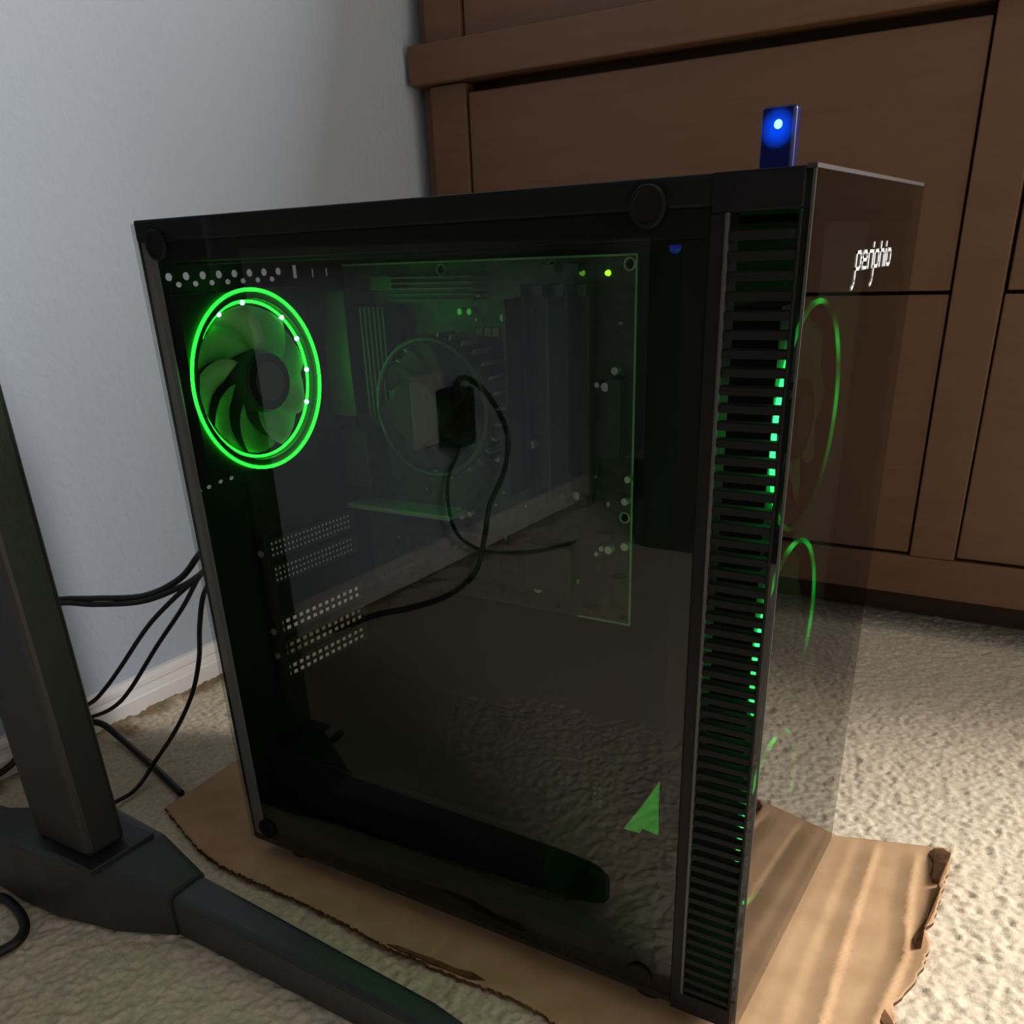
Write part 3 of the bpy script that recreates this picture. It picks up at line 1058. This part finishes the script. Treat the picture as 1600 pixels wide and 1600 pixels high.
for i in range(7):
    bm = bmesh.new()
    rows = []
    for q in range(7):
        t = q / 6
        r = 0.021 + 0.0225 * t
        row = []
        for j in range(4):
            s = j / 3
            a = 2 * math.pi * i / 7 + 0.5 * t + 0.66 * s
            row.append(bm.verts.new((cc[0] + r * math.cos(a), 0.118 + 0.010 * s, cc[2] + r * math.sin(a))))
        rows.append(row)
    fs_ = []
    for A, B in zip(rows, rows[1:]):
        for j in range(3):
            fs_.append(bm.faces.new((A[j], A[j + 1], B[j + 1], B[j])))
    bmesh.ops.solidify(bm, geom=fs_, thickness=0.001)
    link('blade', finish(bm, 'blade', True), M['cool_blade'], ck)
lathe('hub', [(0.0001, 0.134), (0.022, 0.134), (0.022, 0.108), (0.020, 0.1055), (0.0001, 0.1055)], 1, cc, M['rubber'], ck, 32)

# corner gusset by the lowest front fan, lit green, and the shroud's grille beside it
bm = bmesh.new()
gp = [(0.2935, 0.085, 0.0745), (0.2992, 0.1, 0.0634), (0.3000, 0.102, 0.0665), (0.3021, 0.107, 0.0623), (0.3066, 0.117, 0.0532), (0.3057, 0.117, 0.0775), (0.3055, 0.118, 0.0985), (0.3000, 0.1025, 0.0862)]
ga = [bm.verts.new(p) for p in gp]
gb = [bm.verts.new((p[0] - 0.0008, p[1] + 0.0006, p[2])) for p in gp]
bm.faces.new(ga)
bm.faces.new(list(reversed(gb)))
for k in range(len(gp)):
    bm.faces.new((ga[k], ga[(k + 1) % len(gp)], gb[(k + 1) % len(gp)], gb[k]))
link('corner_gusset', finish(bm, 'corner_gusset'), M['gusset'], pc)['label'] = 'triangular grey bracket lit green'
for a in range(5):
    for b in range(4):
        boxes('grille_bar', [(0.2475 + a * 0.0046, 0.2497 + a * 0.0046, 0.0990, 0.1000, 0.0905 - b * 0.0050, 0.0919 - b * 0.0050)], M['sink'], pc)

# glowing blob added for the blue light under the top, by the front
lathe('blue_light_spot', [(0.0001, -0.004), (0.0022, -0.003), (0.0034, 0.0), (0.0022, 0.003), (0.0001, 0.004)], 1, (0.3095, 0.100, 0.4415), M['blue_glow'], pc, 14)['label'] = 'dim blue spot of light under the top panel'

# ------------------------------------------------------------------ usb receiver on top
us = thing('usb_receiver', 'small blue glowing plug-in receiver standing in the top of the computer', 'usb stick', (0.367, 0.08, ZT))
boxes('plug', [(0.3607, 0.3727, 0.0778, 0.0822, ZT - 0.004, ZT + 0.003)], M['tin'], us)
boxes('shell', [(0.3590, 0.3752, 0.0762, 0.0838, ZT + 0.002, 0.4972)], M['blue'], us, 0.0016, 3)
lathe('lamp', [(0.0001, -0.0008), (0.0014, -0.0005), (0.0019, 0.0004), (0.0001, 0.0006)], 1, (0.3672, 0.0758, 0.4900), M['led_blue'], us, 14)['label'] = 'bright blue indicator light'

# ------------------------------------------------------------------ standing desk: foot, column, top
dk = thing('standing_desk', 'black steel standing desk leg with long flat foot beside the computer', 'desk', (-0.066, -0.1, 0.0))


def foot_mesh(name, secs, m, parent):
    """secs: (x, y_front, y_back, z_front_top, z_back_top): cross sections joined along x."""
    bm = bmesh.new()
    rows = []
    for x, yf, yb, zf, zb in secs:
        rows.append([bm.verts.new(p) for p in ((x, yf, 0.0015), (x, yf, zf), (x, yf + 0.004, zf + 0.003), (x, yb - 0.004, zb + 0.002), (x, yb, zb), (x, yb, 0.0015))])
    n = 6
    for A, B in zip(rows, rows[1:]):
        for i in range(n):
            bm.faces.new((A[i], A[(i + 1) % n], B[(i + 1) % n], B[i]))
    bm.faces.new(rows[0])
    bm.faces.new(rows[-1])
    bmesh.ops.bevel(bm, geom=[e for e in bm.edges], offset=0.0008, segments=2, affect='EDGES')
    return link(name, finish(bm, name), m, parent)


foot_mesh('foot_sleeve', [(-0.215, -0.128, -0.098, 0.046, 0.046), (-0.165, -0.130, -0.098, 0.053, 0.053), (-0.115, -0.132, -0.078, 0.058, 0.058), (-0.075, -0.130, -0.060, 0.058, 0.058),
                          (-0.020, -0.118, -0.062, 0.054, 0.054), (0.0235, -0.0985, -0.066, 0.036, 0.036)], M['foot'], dk)
foot_mesh('foot_bar', [(0.0240, -0.0972, -0.0668, 0.0325, 0.0340), (0.10, -0.0975, -0.071, 0.031, 0.033), (0.18, -0.0985, -0.0755, 0.029, 0.031), (0.245, -0.0990, -0.0785, 0.027, 0.029),
                       (0.268, -0.0975, -0.0815, 0.025, 0.027), (0.279, -0.094, -0.086, 0.021, 0.022)], M['foot'], dk)
foot_mesh('foot_bar', [(-0.322, -0.120, -0.100, 0.030, 0.030), (-0.2155, -0.127, -0.099, 0.040, 0.040)], M['foot'], dk)
boxes('base_plate', [(-0.110, -0.021, -0.124, -0.070, 0.056, 0.0605)], M['desk'], dk, 0.001)
boxes('column', [(-0.0985, -0.0325, -0.1165, -0.0845, 0.0605, 0.68)], M['desk'], dk, 0.005, 3)
boxes('desk_top', [(-0.30, 0.36, -1.36, -0.02, 0.70, 0.725)], M['cabinet'], dk, 0.003)
boxes('reflection_block', [(-0.305, -0.19, -1.34, -0.16, 0.457, 0.60)], M['cabinet'], dk, 0.004)  # unseen box added to darken the glass side's reflection and shade the wall
boxes('cross_rail', [(-0.09, -0.04, -1.25, -0.06, 0.66, 0.70)], M['desk'], dk, 0.002)
boxes('column', [(-0.0985, -0.0325, -1.28, -1.23, 0.0605, 0.68)], M['desk'], dk, 0.005, 3)
boxes('foot_bar', [(-0.31, 0.30, -1.29, -1.225, 0.0015, 0.06)], M['desk'], dk, 0.006)

cb = thing('filing_cabinet', 'dark filing cabinet mirrored as a black block in the glass side', 'cabinet', (0.15, -1.05, 0.0))
boxes('body', [(-0.075, 0.32, -1.20, -0.925, 0.0, 0.62)], M['cabinet'], cb, 0.003)
for z0_, z1_ in ((0.02, 0.21), (0.22, 0.41), (0.42, 0.605)):
    d_ = boxes('drawer', [(0.3205, 0.338, -1.195, -0.93, z0_, z1_)], M['cabinet'], cb, 0.002)
    boxes('handle', [(0.338, 0.348, -1.11, -1.01, z1_ - 0.04, z1_ - 0.03)], M['screw'], d_, 0.001)

# ------------------------------------------------------------------ cables behind the computer
CABLES = [
    ('thick black cable bowing level from the computer rear, upper of a pair', 0.0026,
     [(-0.012, 0.0248, 0.2615), (-0.05, 0.0406, 0.2408), (-0.08, 0.0411, 0.2169), (-0.12, 0.0337, 0.1988), (-0.17, 0.0221, 0.1923), (-0.22, 0.0173, 0.1846), (-0.27, 0.0031, 0.1733)]),
    ('black cable running just beneath the thick level one behind the computer', 0.0024,
     [(-0.012, 0.0279, 0.2478), (-0.05, 0.0368, 0.2253), (-0.08, 0.0395, 0.2104), (-0.12, 0.0304, 0.1950), (-0.17, 0.0204, 0.1875), (-0.215, 0.0133, 0.1832), (-0.26, -0.0046, 0.1693)]),
    ('thin black cable dropping steeply to the baseboard, nearer the column of two parallel ones', 0.0020,
     [(-0.012, 0.0225, 0.2454), (-0.05, 0.0353, 0.2242), (-0.09, 0.0384, 0.1988), (-0.13, 0.0367, 0.168), (-0.18, 0.0362, 0.122), (-0.21, 0.0337, 0.094), (-0.24, 0.0325, 0.0716), (-0.27, 0.0212, 0.0585), (-0.3, -0.0132, 0.0568)]),
    ('thin black cable dropping to the baseboard, nearer the computer of two parallel ones', 0.0019,
     [(-0.012, 0.0191, 0.2426), (-0.045, 0.0333, 0.2262), (-0.085, 0.0427, 0.1917), (-0.13, 0.0415, 0.1485), (-0.17, 0.0338, 0.103), (-0.2, 0.0325, 0.0783), (-0.23, 0.0291, 0.0625), (-0.25, 0.008, 0.0592), (-0.29, -0.0202, 0.0537)]),
    ('thin black cable hanging down beside the computer edge, curving over carpet to the foot', 0.0020,
     [(-0.012, 0.0217, 0.2356), (-0.03, 0.0227, 0.2174), (-0.05, 0.0285, 0.1855), (-0.08, 0.044, 0.1456), (-0.11, 0.0515, 0.1025), (-0.14, 0.0484, 0.061), (-0.1817, 0.0464, 0.016), (-0.1752, 0.0193, 0.005), (-0.171, -0.0034, 0.005), (-0.1797, -0.0285, 0.005), (-0.2248, -0.0495, 0.005)]),
    ('thick black power cord lying slantwise on the carpet from baseboard to cardboard', 0.0034,
     [(-0.3046, -0.0091, 0.02), (-0.3031, 0.0342, 0.03), (-0.2979, 0.0491, 0.03), (-0.2904, 0.0674, 0.02), (-0.265, 0.069, 0.008), (-0.1924, 0.0509, 0.005), (-0.1350, 0.0335, 0.005), (-0.130, 0.0318, 0.0052)]),
    ('short length of thick black cable behind the desk column, rising from the carpet', 0.0032,
     [(-0.305, -0.0784, 0.006), (-0.3043, -0.0258, 0.015), (-0.3041, -0.0067, 0.03), (-0.3044, 0.0177, 0.034), (-0.299, 0.0411, 0.037)]),
    ('black cable loop lying on the carpet in front of the desk foot', 0.0038,
     [(-0.152, -0.1495, 0.0045), (-0.1323, -0.1402, 0.0045), (-0.1112, -0.1415, 0.0045), (-0.093, -0.1466, 0.0045), (-0.0797, -0.1538, 0.0045), (-0.0727, -0.1641, 0.0045), (-0.0734, -0.1753, 0.0045), (-0.0768, -0.1921, 0.0045)]),
]
for lab, r, pts in CABLES:
    tag(tube('cable', pts, r, M['cable'], None, 10), lab, 'cable', None)

# outlet on the left wall with an adapter plugged in: seen mirrored in the glass side
ot = thing('wall_outlet', 'pale outlet plate on the wall, mirrored in the glass side', 'outlet', (WX, -0.70, 0.24))
boxes('plate', [(WX + 0.0005, WX + 0.006, -0.742, -0.662, 0.186, 0.288)], M['plate'], ot, 0.0015)
for zc in (0.215, 0.258):
    lathe('socket', [(0.0001, 0.0), (0.015, 0.0), (0.0165, -0.0015)], 0, (WX + 0.0072, -0.702, zc), M['plate'], ot, 20)
ad = thing('power_adapter', 'black plug-in adapter beside the outlet plate, mirrored in the glass side', 'adapter', (WX, -0.765, 0.22))
boxes('body', [(WX + 0.0065, -0.282, -0.768, -0.716, 0.180, 0.264)], M['rubber'], ad, 0.004)
tag(tube('adapter_lead', [(-0.298, -0.735, 0.260), (-0.290, -0.745, 0.278), (-0.280, -0.768, 0.268), (-0.27, -0.7989, 0.2357), (-0.26, -0.8195, 0.1845), (-0.25, -0.7906, 0.1363), (-0.24, -0.7297, 0.0962), (-0.24, -0.7113, 0.051),
                          (-0.2399, -0.6802, 0.004), (-0.2189, -0.5801, 0.004), (-0.2371, -0.514, 0.004), (-0.2618, -0.4746, 0.004), (-0.2779, -0.4022, 0.004)], 0.0042, M['cable'], None),
    'black lead looping from the adapter to the carpet, thicker of two mirrored in the glass', 'cable')
tag(tube('adapter_lead', [(-0.30, -0.745, 0.185), (-0.3, -0.7353, 0.165), (-0.3, -0.7134, 0.1431), (-0.29, -0.6916, 0.105), (-0.28, -0.6971, 0.0549), (-0.2919, -0.7816, 0.004), (-0.2337, -0.7973, 0.004), (-0.1998, -0.8321, 0.004),
                          (-0.1774, -0.8897, 0.004)], 0.0028, M['cable'], None),
    'thin black lead hanging under the adapter, thinner of two mirrored in the glass', 'cable')
